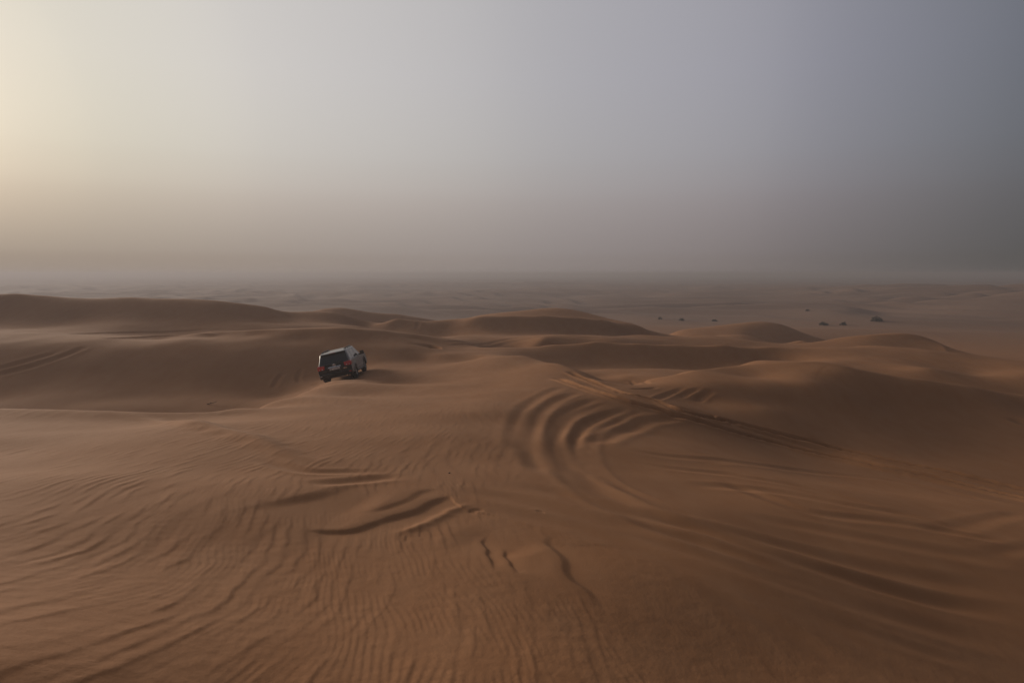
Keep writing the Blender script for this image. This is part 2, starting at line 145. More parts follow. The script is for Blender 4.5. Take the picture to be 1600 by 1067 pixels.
MARKS = [
    ('rut', 0.17, 0.2, [(2.91, 35.81), (3.97, 32.48), (4.8, 29.55), (6.03, 28.34), (6.85, 26.95), (8.31, 27.26), (9.04, 27.56), (11.17, 27.33), (12.66, 26.73), (14.3, 25.07), (15.55, 23.85), (17.04, 22.12), (17.66, 20.8)]),
    ('rut', 0.17, 0.2, [(2.06, 33.4), (3.56, 29.06), (4.73, 27.33), (5.85, 26.73), (6.51, 26.29), (8.33, 26.07), (10.39, 25.92), (12.08, 24.66), (13.14, 23.32), (14.36, 22.0), (15.56, 20.18), (16.04, 18.87)]),
    ('rut', 0.12, 0.07, [(7.18, 29.06), (8.84, 27.26), (10.89, 26.8), (12.38, 25.85), (13.69, 24.18), (14.88, 22.81), (16.31, 21.15)]),
    ('rut', 0.12, 0.05, [(2.99, 31.5), (4.19, 29.47), (5.76, 28.9), (6.87, 27.79), (8.23, 27.87)]),
    ('rut', 0.22, 0.042, [(4.66, 26.51), (3.41, 24.72), (2.48, 22.0), (1.9, 19.46), (1.58, 16.88), (1.5, 14.49), (1.59, 12.89), (1.77, 11.82), (2.11, 10.93), (2.93, 10.09), (4.17, 9.51), (5.42, 9.25), (7.14, 9.1)]),
    ('rut', 0.22, 0.032, [(3.53, 27.56), (2.42, 25.42), (1.61, 22.24), (1.18, 18.72), (1.05, 16.1), (1.12, 13.74), (1.35, 12.15), (1.69, 10.96), (2.46, 9.75), (3.45, 8.85), (4.9, 8.32)]),
    ('rut', 0.22, 0.031, [(2.86, 28.74), (1.51, 25.64), (0.79, 21.87), (0.51, 18.51), (0.47, 15.49), (0.63, 13.18)]),
    ('rut', 0.22, 0.024, [(2.29, 30.13), (0.87, 26.14), (0.25, 21.75), (0.1, 18.25), (0.15, 15.4)]),
    ('rut', 0.28, 0.05, [(7.02, 26.8), (5.72, 25.56), (4.62, 24.25), (2.84, 19.79), (2.18, 18.2)]),
    ('rut', 0.12, 0.048, [(6.38, 40.82), (7.27, 40.36), (6.92, 33.96)]),
    ('rut', 0.12, 0.056, [(5.19, 31.24), (6.21, 31.94), (7.18, 32.94)]),
    ('rut', 0.16, 0.05, [(5.94, 28.42), (7.33, 31.5), (8.5, 32.85)]),
    ('rut', 0.16, 0.056, [(7.46, 30.81), (8.38, 32.12), (9.45, 32.66)]),
    ('rut', 0.2, 0.078, [(8.32, 30.72), (9.02, 31.86), (9.83, 32.57)]),
    ('rut', 0.16, 0.021, [(3.71, 26.95), (2.53, 24.66), (1.74, 21.45), (1.35, 18.61), (1.23, 16.1), (1.25, 13.7)]),
    ('rut', 0.16, 0.017, [(3.95, 25.92), (2.8, 23.52), (1.96, 19.95), (1.55, 17.26)]),
    ('rut', 0.16, 0.021, [(5.31, 26.58), (4.17, 25.0), (2.88, 21.57), (2.16, 18.56), (1.91, 16.37), (1.87, 14.44), (2.06, 12.96), (2.68, 11.56)]),
    ('crest', 1.4, 0.05, [(-18.09, 20.01), (-15.28, 20.06), (-13.75, 20.35), (-12.41, 20.69), (-11.22, 21.04), (-10.33, 21.69), (-9.52, 22.74), (-9.31, 25.78), (-9.73, 31.07)]),
    ('crest', 1.8, 0.16, [(-29.63, 52.44), (-23.92, 54.07), (-20.41, 54.22), (-16.88, 54.37), (-13.48, 55.14), (-10.7, 56.85), (-8.3, 58.78)]),
    ('crest', 2.2, 0.28, [(-8.14, 78.75), (-4.01, 77.66), (0.0, 77.88), (3.66, 77.88), (7.4, 78.75), (11.22, 79.63), (15.36, 81.65)]),
    ('crest', 2.0, 0.22, [(0.0, 54.37), (3.2, 56.54), (6.97, 56.85), (10.63, 56.38), (13.82, 56.38), (17.55, 56.38), (21.45, 56.85), (25.81, 57.01)]),
    ('crest', 1.6, 0.18, [(7.13, 35.81), (8.94, 36.31), (11.51, 39.25), (14.16, 40.48), (16.22, 39.92), (18.29, 39.47), (19.25, 38.39), (21.09, 38.07), (22.9, 37.75)]),
    ('crest', 1.4, 0.14, [(-1.81, 47.97), (1.22, 43.03), (2.7, 38.07), (3.83, 35.21), (4.72, 33.21)]),
    ('crest', 2.5, 0.3, [(28.73, 69.28), (33.74, 71.64), (37.46, 71.04), (40.8, 71.04), (42.58, 70.64), (43.04, 68.13), (36.94, 55.91)]),
    ('crest', 2.5, 0.3, [(-19.07, 79.63), (-13.5, 79.85), (-8.9, 78.97)]),
    ('rut', 0.18, 0.2, [(10.97, 27.41), (12.66, 26.73), (14.3, 25.07), (15.55, 23.85), (17.04, 22.12), (17.66, 20.8)]),
    ('rut', 0.18, 0.2, [(10.39, 25.92), (12.08, 24.66), (13.14, 23.32), (14.36, 22.0), (15.56, 20.18), (16.04, 18.87)]),
    ('step', 0.3, 0.03, [(-2.7, 8.44), (-2.22, 8.51), (-1.97, 8.82), (-1.75, 9.33)]),
    ('rut', 0.24, 0.024, [(-1.15, 10.84), (-0.42, 10.9), (0.5, 10.4), (1.8, 9.3), (3.29, 8.44), (4.75, 8.07), (6.3, 7.98)]),
    ('rut', 0.28, 0.027, [(-0.23, 11.85), (0.67, 11.56), (2.05, 10.6), (3.96, 10.2), (5.91, 10.11), (7.94, 10.14)]),
    ('rut', 0.22, 0.02, [(-0.59, 10.11), (0.0, 9.92), (0.91, 9.38), (2.04, 8.39), (2.98, 7.61), (3.77, 6.96), (4.37, 6.5)]),
    ('rut', 0.2, 0.017, [(4.73, 16.42), (6.9, 15.92), (8.35, 14.4), (9.12, 13.85), (9.9, 13.44)]),
    ('rut', 0.25, 0.024, [(3.63, 14.53), (5.69, 14.77), (7.54, 14.21), (9.13, 14.53)]),
    ('rut', 0.2, 0.02, [(4.8, 15.62), (5.36, 13.89), (6.06, 13.07), (7.67, 13.21), (10.17, 13.1)]),
    ('rut', 0.25, 0.02, [(4.75, 17.7), (9.11, 21.1), (12.27, 21.27), (14.1, 18.25)]),
    ('rut', 0.22, 0.014, [(7.78, 12.53), (9.41, 13.89), (13.53, 17.51)]),
    ('rut', 0.2, 0.014, [(8.3, 11.69), (9.87, 12.71), (11.28, 13.51)]),
    ('rut', 0.25, 0.02, [(4.07, 12.05), (5.73, 11.82), (7.36, 11.66), (9.06, 11.62)]),
    ('rut', 0.25, 0.02, [(0.99, 10.28), (2.35, 9.7), (4.01, 9.15), (5.74, 9.02), (6.73, 8.56)]),
    ('rut', 0.2, 0.015, [(2.88, 16.7), (4.06, 16.28), (6.1, 16.7)]),
    ('rut', 0.2, 0.015, [(2.77, 18.1), (4.47, 17.95), (6.83, 19.79)]),
    ('rut', 0.15, 0.014, [(1.99, 7.85), (2.48, 7.24), (2.97, 6.7), (3.31, 6.08)]),
    ('rut', 0.15, 0.015, [(3.36, 7.61), (4.24, 7.18), (5.18, 6.98)]),
    ('rut', 0.16, 0.025, [(-4.99, 13.03), (-4.24, 12.29), (-3.64, 11.92), (-3.01, 12.05), (-2.2, 12.32)]),
    ('rut', 0.18, 0.035, [(-3.41, 10.75), (-2.9, 11.18), (-2.6, 11.4), (-1.84, 11.99)]),
    ('berm', 0.35, 0.1, [(-12.55, 20.92), (-11.45, 20.35), (-9.49, 18.72), (-7.27, 16.37), (-5.81, 14.98), (-4.7, 13.62), (-3.64, 12.64), (-2.89, 12.53)]),
    ('step', 0.42, 0.038, [(-1.98, 8.85), (-1.75, 9.36), (-1.47, 9.84), (-1.33, 10.28), (-1.11, 10.63), (-0.91, 10.66)]),
    ('step', 0.4, 0.019, [(-2.36, 9.38), (-2.05, 9.62), (-1.77, 10.17), (-1.53, 10.78), (-1.32, 11.03), (-1.17, 11.09)]),
    ('berm', 0.1, 0.03, [(-1.63, 8.39), (-1.27, 8.95), (-1.04, 9.51), (-0.76, 10.09), (-0.39, 10.23)]),
    ('step', 0.18, 0.016, [(-0.74, 9.75), (-0.64, 10.0), (-0.48, 10.03), (-0.36, 9.86)]),
    ('step', 0.16, 0.013, [(0.34, 10.03), (0.41, 10.14), (0.55, 10.11)]),
    ('hollow', 1.0, 0.048, [(-3.25, 10.09), (-2.61, 9.84), (-1.98, 9.75)]),
    ('hollow', 0.5, 0.024, [(-0.85, 8.75), (-0.16, 8.37), (0.39, 8.03)]),
    ('step', 0.14, 0.017, [(-0.23, 7.24), (-0.23, 7.53), (-0.31, 7.89), (-0.38, 8.42), (-0.38, 8.82)]),
    ('step', 0.14, 0.016, [(0.03, 7.2), (-0.02, 7.59), (-0.12, 7.94), (-0.12, 8.32)]),
    ('step', 0.3, 0.022, [(0.85, 6.41), (0.72, 6.93), (0.61, 7.28), (0.6, 7.78), (0.52, 8.21), (0.4, 8.56), (0.45, 9.02)]),
    ('step', 0.06, 0.006, [(-1.34, 8.21), (-1.39, 8.56)]),
    ('step', 0.06, 0.005, [(-1.2, 8.44), (-1.24, 8.82)]),
    ('step', 0.06, 0.005, [(-1.04, 8.37), (-1.08, 8.68), (-1.15, 8.9)]),
    ('rut', 0.16, 0.056, [(-15.15, 45.25), (-15.17, 44.0), (-15.06, 42.79), (-14.86, 42.09)]),
    ('rut', 0.16, 0.045, [(-14.26, 46.26), (-14.14, 44.87), (-13.92, 44.0), (-13.39, 42.91)]),
    ('rut', 0.28, 0.078, [(-32.86, 42.32), (-31.94, 43.27), (-30.95, 44.25), (-30.15, 45.63), (-29.6, 47.57)]),
    ('rut', 0.25, 0.08, [(-33.48, 43.15), (-32.54, 44.13), (-31.62, 45.25), (-30.86, 46.39)]),
    ('rut', 0.3, 0.08, [(-35.62, 54.07), (-34.12, 60.44), (-29.81, 63.37), (-26.52, 64.08)]),
    ('rut', 0.3, 0.08, [(-30.53, 49.88), (-28.08, 54.22), (-22.9, 54.07)]),
    ('rut', 0.3, 0.064, [(-41.27, 54.83), (-36.57, 57.17)]),
    ('step', 0.6, 0.35, [(-6.97, 56.07), (-6.27, 55.44), (-5.46, 53.62)]),
    ('rut', 0.2, 0.08, [(-5.39, 57.17), (-0.6, 64.08), (5.89, 62.5)]),
    ('rut', 0.2, 0.08, [(-6.06, 58.46), (0.0, 65.89), (9.03, 63.91)]),
    ('rut', 0.2, 0.096, [(-10.82, 79.41), (-10.9, 77.23)]),
    ('rut', 0.2, 0.072, [(-11.93, 41.97), (-12.64, 42.32)]),
    ('rut', 0.3, 0.12, [(25.05, 34.15), (25.41, 33.31), (25.83, 32.21)]),
]
CAR_LOC = (-10.194, 40.600, 5.632)
CAR_ROT = (-0.0087, -0.2182, 0.0524)
TWIG = (-16.97, 37.96)
PEBBLE = (-1.17, 12.43)
SHRUBS = [
    (35.3, 162.6, 1.08, 0.89, 'small round dark shrub, leftmost of three on the far plain', 0.0),
    (39.9, 160.3, 1.46, 0.97, 'low dark shrub, middle one of the left three on the plain', 0.0),
    (48.7, 164.0, 1.59, 0.75, 'faint flat shrub just above the small lit dune crest', 0.2),
    (66.2, 144.7, 2.19, 1.10, 'wide low shrub beside a smaller one on the right plain', 0.0),
    (69.6, 143.3, 1.56, 0.91, 'leaning shrub right beside the wide low shrub', 0.5),
    (79.9, 149.3, 2.71, 1.54, 'largest and darkest rounded shrub, far right on the plain', 0.0),
    (77.0, 177.8, 1.19, 0.75, 'tiny dark shrub far behind the wide low shrub', 0.0),
]


# ------------------------------------------------------------------ dune field
C = np.array(CTRL)
XY = C[:, :2] / 50.0
def tps_fit():
    n = len(C)
    r = ((XY[:, None] - XY[None]) ** 2).sum(-1)
    K = .5 * r * np.log(r + 1e-12) + 1e-5 * np.eye(n)
    Pm = np.c_[np.ones(n), XY]
    A = np.zeros((n + 3, n + 3))
    A[:n, :n] = K; A[:n, n:] = Pm; A[n:, :n] = Pm.T
    return np.linalg.solve(A, np.r_[C[:, 2], np.zeros(3)])
TW = tps_fit()
def tps(x, y):
    x = x / 50.0; y = y / 50.0
    res = np.empty(len(x))
    for i in range(0, len(x), 20000):
        s = slice(i, i + 20000)
        r = (x[s, None] - XY[:, 0]) ** 2 + (y[s, None] - XY[:, 1]) ** 2
        res[s] = (.5 * r * np.log(r + 1e-12)) @ TW[:-3] + TW[-3] + TW[-2] * x[s] + TW[-1] * y[s]
    return res
# the smooth dune bodies, sampled once on a regular lattice and read back bicubically
GX0, GX1, GY0, GY1, GS = -120.0, 130.0, -60.0, 150.0, .4
gx = np.arange(GX0, GX1 + GS, GS); gy = np.arange(GY0, GY1 + GS, GS)
GG = tps(*[a.ravel() for a in np.meshgrid(gx, gy)]).reshape(len(gy), len(gx))
def cubic(t):
    return (-.5 * t + t * t - .5 * t ** 3, 1 - 2.5 * t * t + 1.5 * t ** 3, .5 * t + 2 * t * t - 1.5 * t ** 3, -.5 * t * t + .5 * t ** 3)
def lattice(x, y):
    fx = np.clip((x - GX0) / GS, 1, len(gx) - 3.001); fy = np.clip((y - GY0) / GS, 1, len(gy) - 3.001)
    ix = fx.astype(int); iy = fy.astype(int)
    wx = cubic(fx - ix); wy = cubic(fy - iy)
    res = np.zeros_like(x)
    for j in range(4):
        row = 0
        for i in range(4):
            row = row + wx[i] * GG[iy + j - 1, ix + i - 1]
        res += wy[j] * row
    return res

def hash2(ix, iy, seed):
    h = (ix.astype(np.int64) * 374761393 + iy.astype(np.int64) * 668265263 + seed * 1442695041) & 0xffffffff
    h = ((h ^ (h >> 13)) * 1274126177) & 0xffffffff
    h = h ^ (h >> 16)
    return (h & 0xffff) / 65535.0
def noise(x, y, seed=0):
    ix = np.floor(x); iy = np.floor(y)
    fx = x - ix; fy = y - iy
    ix = ix.astype(np.int64); iy = iy.astype(np.int64)
    tot = 0
    u = fx ** 3 * (fx * (fx * 6 - 15) + 10); v = fy ** 3 * (fy * (fy * 6 - 15) + 10)
    g = []
    for dy in (0, 1):
        for dx in (0, 1):
            a = hash2(ix + dx, iy + dy, seed) * 2 * np.pi
            g.append(np.cos(a) * (fx - dx) + np.sin(a) * (fy - dy))
    a = g[0] + u * (g[1] - g[0]); b = g[2] + u * (g[3] - g[2])
    return 1.5 * (a + v * (b - a))
def fbm(x, y, o, seed=0):
    s = 0; a = 1
    for k in range(o):
        s = s + a * noise(x * 2 ** k, y * 2 ** k, seed + k); a *= .5
    return s
def sstep(a, b, x):
    t = np.clip((x - a) / (b - a), 0, 1)
    return t * t * (3 - 2 * t)

def far_plain(x, y):
    """low dune plain beyond the near dunes, lifting towards the right"""
    r = np.hypot(x, y)
    wx = x + 18 * noise(x / 70, y / 70, 31); wy = y + 18 * noise(x / 70, y / 70, 32)
    ph = (wx * .45 + wy * .9) / 34 + 1.1 * noise(x / 120, y / 60, 33)
    s = ph - np.floor(ph)
    prof = np.where(s < .72, sstep(0, .72, s), 1 - sstep(.72, 1.0, s))
    amp = 2.0 + 1.3 * noise(x / 90, y / 90, 34)
    ph2 = (wx * .8 + wy * .5) / 17 + .8 * noise(x / 40, y / 40, 35)
    s2 = ph2 - np.floor(ph2)
    prof2 = np.where(s2 < .7, sstep(0, .7, s2), 1 - sstep(.7, 1, s2))
    calm = 1 - .75 * (1 - sstep(150, 210, r))
    z = .3 + np.clip(amp, .4, 4) * .8 * prof * calm + .6 * prof2 * calm + 1.5 * noise(x / 150, y / 150, 36)
    # hummocky rise on the right
    rise = sstep(60, 200, x - .12 * y) * sstep(165, 290, r) * (1 - sstep(340, 560, r))
    z = z + rise * (4.6 + 2.2 * noise(x / 75, y / 75, 37) + 1.9 * prof + 1.1 * prof2)
    z = z + 1.0 * sstep(300, 1500, r) * noise(x / 220, y / 220, 38)
    return z

def big(x, y):
    near = lattice(x, y)
    d = np.maximum(np.abs(x - 5) / 95.0, np.where(y > 40, (y - 40) / 82.0, (40 - y) / 85.0))
    w = sstep(.78, 1.12, d)
    return near * (1 - w) + far_plain(x, y) * w

def seg_dist(x, y, pts):
    """signed distance to a polyline (positive on the right of its direction) and the share of its length"""
    best = np.full(len(x), 1e9); sd = np.zeros(len(x)); st = np.zeros(len(x))
    P = np.array(pts); ln = np.r_[0, np.cumsum(np.hypot(*np.diff(P, axis=0).T))]
    for i in range(len(P) - 1):
        ax, ay = P[i]; dx, dy = P[i + 1] - P[i]
        l2 = dx * dx + dy * dy + 1e-9
        t = np.clip(((x - ax) * dx + (y - ay) * dy) / l2, 0, 1)
        ex = x - ax - t * dx; ey = y - ay - t * dy
        d = np.hypot(ex, ey)
        m = d < best
        best[m] = d[m]
        sd[m] = (np.sign(ex * dy - ey * dx) * d)[m]
        st[m] = (ln[i] + t * math.sqrt(l2))[m]
    return best, sd, st / ln[-1], ln[-1]
def smooth_line(pts, k=5):
    P = [np.array(p) for p in pts]
    P = [2 * P[0] - P[1]] + P + [2 * P[-1] - P[-2]]
    res = []
    for i in range(1, len(P) - 2):
        for j in range(k):
            w = cubic(j / k)
            res.append(w[0] * P[i - 1] + w[1] * P[i] + w[2] * P[i + 1] + w[3] * P[i + 2])
    res.append(P[-2])
    return res

def ripples(x, y, r):
    """wind ripples: crests run roughly along y, steep side facing +x"""
    wob = .10 * noise(x / .8, y / 1.7, 1) + .80 * noise(x / 5.0, y / 7.5, 2) + .035 * noise(x / .25, y / .45, 3)
    ph = (x + .03 * y + wob) / .165
    s = ph - np.floor(ph)
    prof = np.where(s < .72, sstep(0, .72, s), 1 - sstep(.72, 1.0, s))
    cell = np.floor(ph)
    gate = np.clip(.34 + 1.1 * noise(cell * 7.31 + 3, y / .95 + cell * 3.7, 5) + .45 * noise(x / 1.8, y / 1.8, 6), 0, 1.2)
    ph2 = (x * .97 + .16 * y + .07 * noise(x / .5, y / .9, 8) + .4 * noise(x / 3, y / 4, 9)) / .075
    s2 = ph2 - np.floor(ph2)
    f = np.where(s2 < .65, sstep(0, .65, s2), 1 - sstep(.65, 1, s2)) * np.clip(.3 + noise(x / .7, y / .7, 15) + .5 * noise(x / 2.3, y / 2.3, 16), 0, 1)
    broad = (x + .12 * y + .9 * noise(x / 3.5, y / 5, 10)) / .55
    sb = broad - np.floor(broad)
    pb = np.where(sb < .7, sstep(0, .7, sb), 1 - sstep(.7, 1, sb))
    xb = np.interp(y, [0, 4, 9, 14, 20, 27, 36, 60], [2.6, 1.5, -.7, .1, 1.0, 1.6, .5, -1])
    left = 1 - sstep(-.3, .9, x - xb)
    mask = left + (1 - left) * .22 * np.clip(1 + 2 * noise(x / 2.5, y / 2.5, 12), 0, 2)
    mask = mask * (1 - .35 * sstep(12, 20, r)) * (1 - sstep(26, 44, r)) + .25 * sstep(26, 44, r) * (1 - sstep(60, 85, r))
    big_left = np.clip(.72 - .12 * (x + 1.5), .45, 1.15)
    grit = .0012 * noise(x / .045, y / .045, 17) + .0025 * noise(x / .16, y / .16, 18)
    return mask * (.0075 * big_left * prof * gate + .0022 * f * (1 - sstep(10, 17, r)) + .005 * pb * np.clip(.4 + noise(x / 3, y / 3, 14), 0, 1.2)) \
        + grit * (1 - sstep(6, 14, r))

def ground(x, y, detail=True):
    z = big(x, y)
    if not detail:
        return z
    r = np.hypot(x, y)
    z = z + .05 * fbm(x / 4.5, y / 4.5, 2, 20) * (1 - sstep(60, 100, r)) * sstep(1, 6, r)
    keep = np.ones_like(x)
    dz = np.zeros_like(x)
    wob = None
    for kind, w, dp, pts in MARKS:
        pts = smooth_line(pts) if len(pts) > 2 else [np.array(p) for p in pts]
        P = np.array(pts); pad = w * 5 + .3
        idx = np.nonzero((x > P[:, 0].min() - pad) & (x < P[:, 0].max() + pad) & (y > P[:, 1].min() - pad) & (y < P[:, 1].max() + pad))[0]
        if len(idx) == 0:
            continue
        xs, ys = x[idx], y[idx]
        jk = .10 * w if kind == 'rut' else 0 if kind == 'crest' else .25 * w
        jx = xs + jk * noise(xs / (2.2 * w), ys / (2.2 * w), 51); jy = ys + jk * noise(xs / (2.2 * w), ys / (2.2 * w), 52)
        d, sd, t, ln = seg_dist(jx, jy, pts)
        end = min(.35, 1.2 / ln) if kind == 'rut' else .3
        tap = sstep(0, end, t) * (1 - sstep(1 - end, 1, t))
        var = np.clip(1 + .35 * noise(xs / 3.1, ys / 3.1, 53), .5, 1.4)
        q = d / w
        if kind == 'rut':
            prof = -np.exp(-(q ** 2) * 1.1) + .34 * np.exp(-((q - 1.75) ** 2) * 2.2)
            k = np.exp(-(q / 1.6) ** 2)
        elif kind == 'crest':
            prof = np.exp(-q * 1.0); k = 0 * q; var = 1.0
        elif kind == 'berm':
            prof = np.exp(-q ** 2); k = .3 * prof
        elif kind == 'hollow':
            prof = -np.exp(-q ** 2); k = .8 * np.exp(-q ** 2)
        else:
            e = sd / w
            prof = np.where(e > 0, -sstep(0, .38, e) * np.exp(-np.clip(e - .38, 0, None) / 1.3), .25 * np.exp(-(e / .6) ** 2) * sstep(-.02, -.3, e) * 0)
            prof = prof + .18 * np.exp(-((e + .25) / .35) ** 2)
            var = 1.0
            k = np.exp(-(q / 1.5) ** 2)
        dz[idx] += dp * prof * tap * var
        keep[idx] *= 1 - .85 * k * tap
    return z + dz + ripples(x, y, r) * keep

def g1(x, y):
    return float(ground(np.array([float(x)]), np.array([float(y)]))[0])

th_in = np.arange(-41.5, 41.5001, .092)
th_out = np.r_[np.arange(41.5 + .3, 60, 1.0), np.arange(60, 300, 3.0), np.arange(300, 360 - 41.5 - .2, 1.0)]
theta = np.radians(np.r_[th_in, th_out])
def logr(a, b, k):
    n = int(math.log(b / a) / k)
    return a * np.exp(np.arange(n) * math.log(b / a) / n)
rad = np.r_[logr(.5, 2.4, .12), logr(2.4, 62, .0043), logr(62, 125, .0052), logr(125, 2600, .012), [2600.0]]
TT, RR = np.meshgrid(theta, rad)
GXX = (RR * np.sin(TT)).ravel(); GYY = (RR * np.cos(TT)).ravel()
GZZ = ground(GXX, GYY)
nt_, nr_ = len(theta), len(rad)
z0 = g1(0, 0)
co = np.c_[GXX, GYY, GZZ]
co = np.vstack([co, [[0, 0, z0]]]).astype(np.float32)
i = np.arange(nr_ - 1)[:, None] * nt_; j = np.arange(nt_)[None]; j2 = (j + 1) % nt_
quads = np.stack([i + j, i + nt_ + j, i + nt_ + j2, i + j2], -1).reshape(-1, 4)[:, ::-1]
tri = np.stack([np.full(nt_, len(co) - 1), np.arange(nt_), (np.arange(nt_) + 1) % nt_], -1)[:, ::-1]
me = bpy.data.meshes.new('desert_ground')
me.vertices.add(len(co)); me.vertices.foreach_set('co', co.ravel())
loops = np.r_[quads.ravel(), tri.ravel()].astype(np.int32)
me.loops.add(len(loops)); me.loops.foreach_set('vertex_index', loops)
starts = np.r_[np.arange(len(quads)) * 4, len(quads) * 4 + np.arange(len(tri)) * 3].astype(np.int32)
me.polygons.add(len(starts)); me.polygons.foreach_set('loop_start', starts)
me.polygons.foreach_set('use_smooth', np.ones(len(starts), dtype=bool))
me.update(calc_edges=True)

# sand: warm quartz with darker iron-stained grains sorted into streaks, fine grain relief
sand = bpy.data.materials.new('sand')
sand.use_nodes = True
t = sand.node_tree
b = t.nodes['Principled BSDF']
b.inputs['Roughness'].default_value = 1.0
b.inputs['Specular IOR Level'].default_value = .08
tcs = t.nodes.new('ShaderNodeTexCoord')
def tnoise(scale, detail=4, stretch=None, rough=.5):
    n = t.nodes.new('ShaderNodeTexNoise')
    n.inputs['Scale'].default_value = scale
    n.inputs['Detail'].default_value = detail
    n.inputs['Roughness'].default_value = rough
    if stretch:
        mp = t.nodes.new('ShaderNodeMapping')
        mp.inputs['Scale'].default_value = stretch
        t.links.new(tcs.outputs['Object'], mp.inputs[0]); t.links.new(mp.outputs[0], n.inputs['Vector'])
    else:
        t.links.new(tcs.outputs['Object'], n.inputs['Vector'])
    return n
n1 = tnoise(.16, 5)
n2 = tnoise(1.6, 6, (1, .4, 1), .6)
n3 = tnoise(110, 4, None, .75)
def tmix(fac, a, bb, blend='MIX'):
    x = t.nodes.new('ShaderNodeMix'); x.data_type = 'RGBA'; x.blend_type = blend
    if isinstance(fac, float): x.inputs['Factor'].default_value = fac
    else: t.links.new(fac, x.inputs['Factor'])
    for k, s in (('A', a), ('B', bb)):
        if isinstance(s, tuple): x.inputs[k].default_value = (*s, 1)
        else: t.links.new(s, x.inputs[k])
    return x.outputs['Result']
c1 = tmix(n1.outputs['Fac'], (.312, .146, .064), (.268, .137, .07))
mr = t.nodes.new('ShaderNodeMapRange')
mr.inputs['From Min'].default_value = .35; mr.inputs['From Max'].default_value = .72
mr.inputs['To Min'].default_value = 0; mr.inputs['To Max'].default_value = .45
t.links.new(n2.outputs['Fac'], mr.inputs['Value'])
c2 = tmix(mr.outputs[0], c1, (.243, .103, .041))
mr3 = t.nodes.new('ShaderNodeMapRange')
mr3.inputs['To Min'].default_value = .74; mr3.inputs['To Max'].default_value = 1.26
t.links.new(n3.outputs['Fac'], mr3.inputs['Value'])
c3 = tmix(1.0, c2, mr3.outputs[0], 'MULTIPLY')
# base colour blends to a greyer, darker tone outwards, from the dunes to the plain
spx = t.nodes.new('ShaderNodeVectorMath'); spx.operation = 'LENGTH'
t.links.new(tcs.outputs['Object'], spx.inputs[0])
mp4 = t.nodes.new('ShaderNodeMapRange')
mp4.interpolation_type = 'SMOOTHSTEP'
mp4.inputs['From Min'].default_value = 95; mp4.inputs['From Max'].default_value = 190
t.links.new(spx.outputs['Value'], mp4.inputs['Value'])
n5 = tnoise(.035, 6, None, .6)
plain = tmix(n5.outputs['Fac'], (.17, .112, .084), (.25, .15, .10))
c4 = tmix(mp4.outputs[0], c3, plain)
t.links.new(c4, b.inputs['Base Color'])
nb = tnoise(45, 6, None, .65)
bmp = t.nodes.new('ShaderNodeBump')
bmp.inputs['Strength'].default_value = .55
bmp.inputs['Distance'].default_value = .006
t.links.new(nb.outputs['Fac'], bmp.inputs['Height'])
t.links.new(bmp.outputs[0], b.inputs['Normal'])
me.materials.append(sand)
grd = bpy.data.objects.new('desert_ground', me)
col.objects.link(grd)
tag(grd, 'rippled orange brown desert dunes crossed by tyre tracks', 'desert', kind='structure')

# ------------------------------------------------------------------ dust haze in the air
hm = bpy.data.meshes.new('haze')
hb = bmesh.new()
bmesh.ops.create_cube(hb, size=1.0)
zb, zt = float(co[:, 2].min()) - 1.0, max(float(co[:, 2].max()), CAM_Z) + 2.0
for v in hb.verts:
    v.co = Vector((v.co.x * 5240, v.co.y * 5240, zb if v.co.z < 0 else zt))
hb.to_mesh(hm); hb.free()
hz = bpy.data.materials.new('dust_haze')
hz.use_nodes = True
ht = hz.node_tree
ht.nodes.clear()
ho = ht.nodes.new('ShaderNodeOutputMaterial')
pv = ht.nodes.new('ShaderNodeVolumePrincipled')
pv.inputs['Color'].default_value = (.345, .328, .345, 1)
pv.inputs['Density'].default_value = .0018
pv.inputs['Anisotropy'].default_value = .30
ht.links.new(pv.outputs[0], ho.inputs['Volume'])
hm.materials.append(hz)
haze = bpy.data.objects.new('haze', hm)
col.objects.link(haze)
tag(haze, 'pale dust haze hanging over the desert plain', 'haze', kind='stuff')

# ------------------------------------------------------------------ off-road car
def new_obj(name, bm, mat, parent=None, bevel=0.0, seg=3, smooth=True, ang_=35):
    m = bpy.data.meshes.new(name)
    bmesh.ops.recalc_face_normals(bm, faces=bm.faces)
    bm.to_mesh(m); bm.free()
    if mat: m.materials.append(mat)
    o = bpy.data.objects.new(name, m)
    col.objects.link(o)
    if parent: o.parent = parent
    if bevel > 0:
        md = o.modifiers.new('bevel', 'BEVEL'); md.width = bevel; md.segments = seg; md.limit_method = 'ANGLE'; md.angle_limit = R(30)
    if smooth:
        for p in m.polygons: p.use_smooth = True
        m.set_sharp_from_angle(angle=R(ang_))
    return o
def empty(name, loc=(0, 0, 0), rot=(0, 0, 0)):
    o = bpy.data.objects.new(name, None)
    o.empty_display_size = .3
    o.location = loc; o.rotation_euler = rot
    col.objects.link(o)
    return o
def hexa(bm, low, high):
    """closed six-sided body from two quads"""
    v = [bm.verts.new(p) for p in low] + [bm.verts.new(p) for p in high]
    bm.faces.new(v[:4]); bm.faces.new(v[4:])
    for k in range(4):
        bm.faces.new((v[k], v[(k + 1) % 4], v[4 + (k + 1) % 4], v[4 + k]))
def box(bm, x0, x1, y0, y1, z0, z1):
    hexa(bm, [(x0, y0, z0), (x1, y0, z0), (x1, y1, z0), (x0, y1, z0)], [(x0, y0, z1), (x1, y0, z1), (x1, y1, z1), (x0, y1, z1)])
def plate(bm, pts, off):
    """a thin panel: polygon pts pushed along off"""
    a = [bm.verts.new(p) for p in pts]; b2 = [bm.verts.new(Vector(p) + Vector(off)) for p in pts]
    bm.faces.new(a); bm.faces.new(b2)
    for k in range(len(a)):
        bm.faces.new((a[k], a[(k + 1) % len(a)], b2[(k + 1) % len(a)], b2[k]))
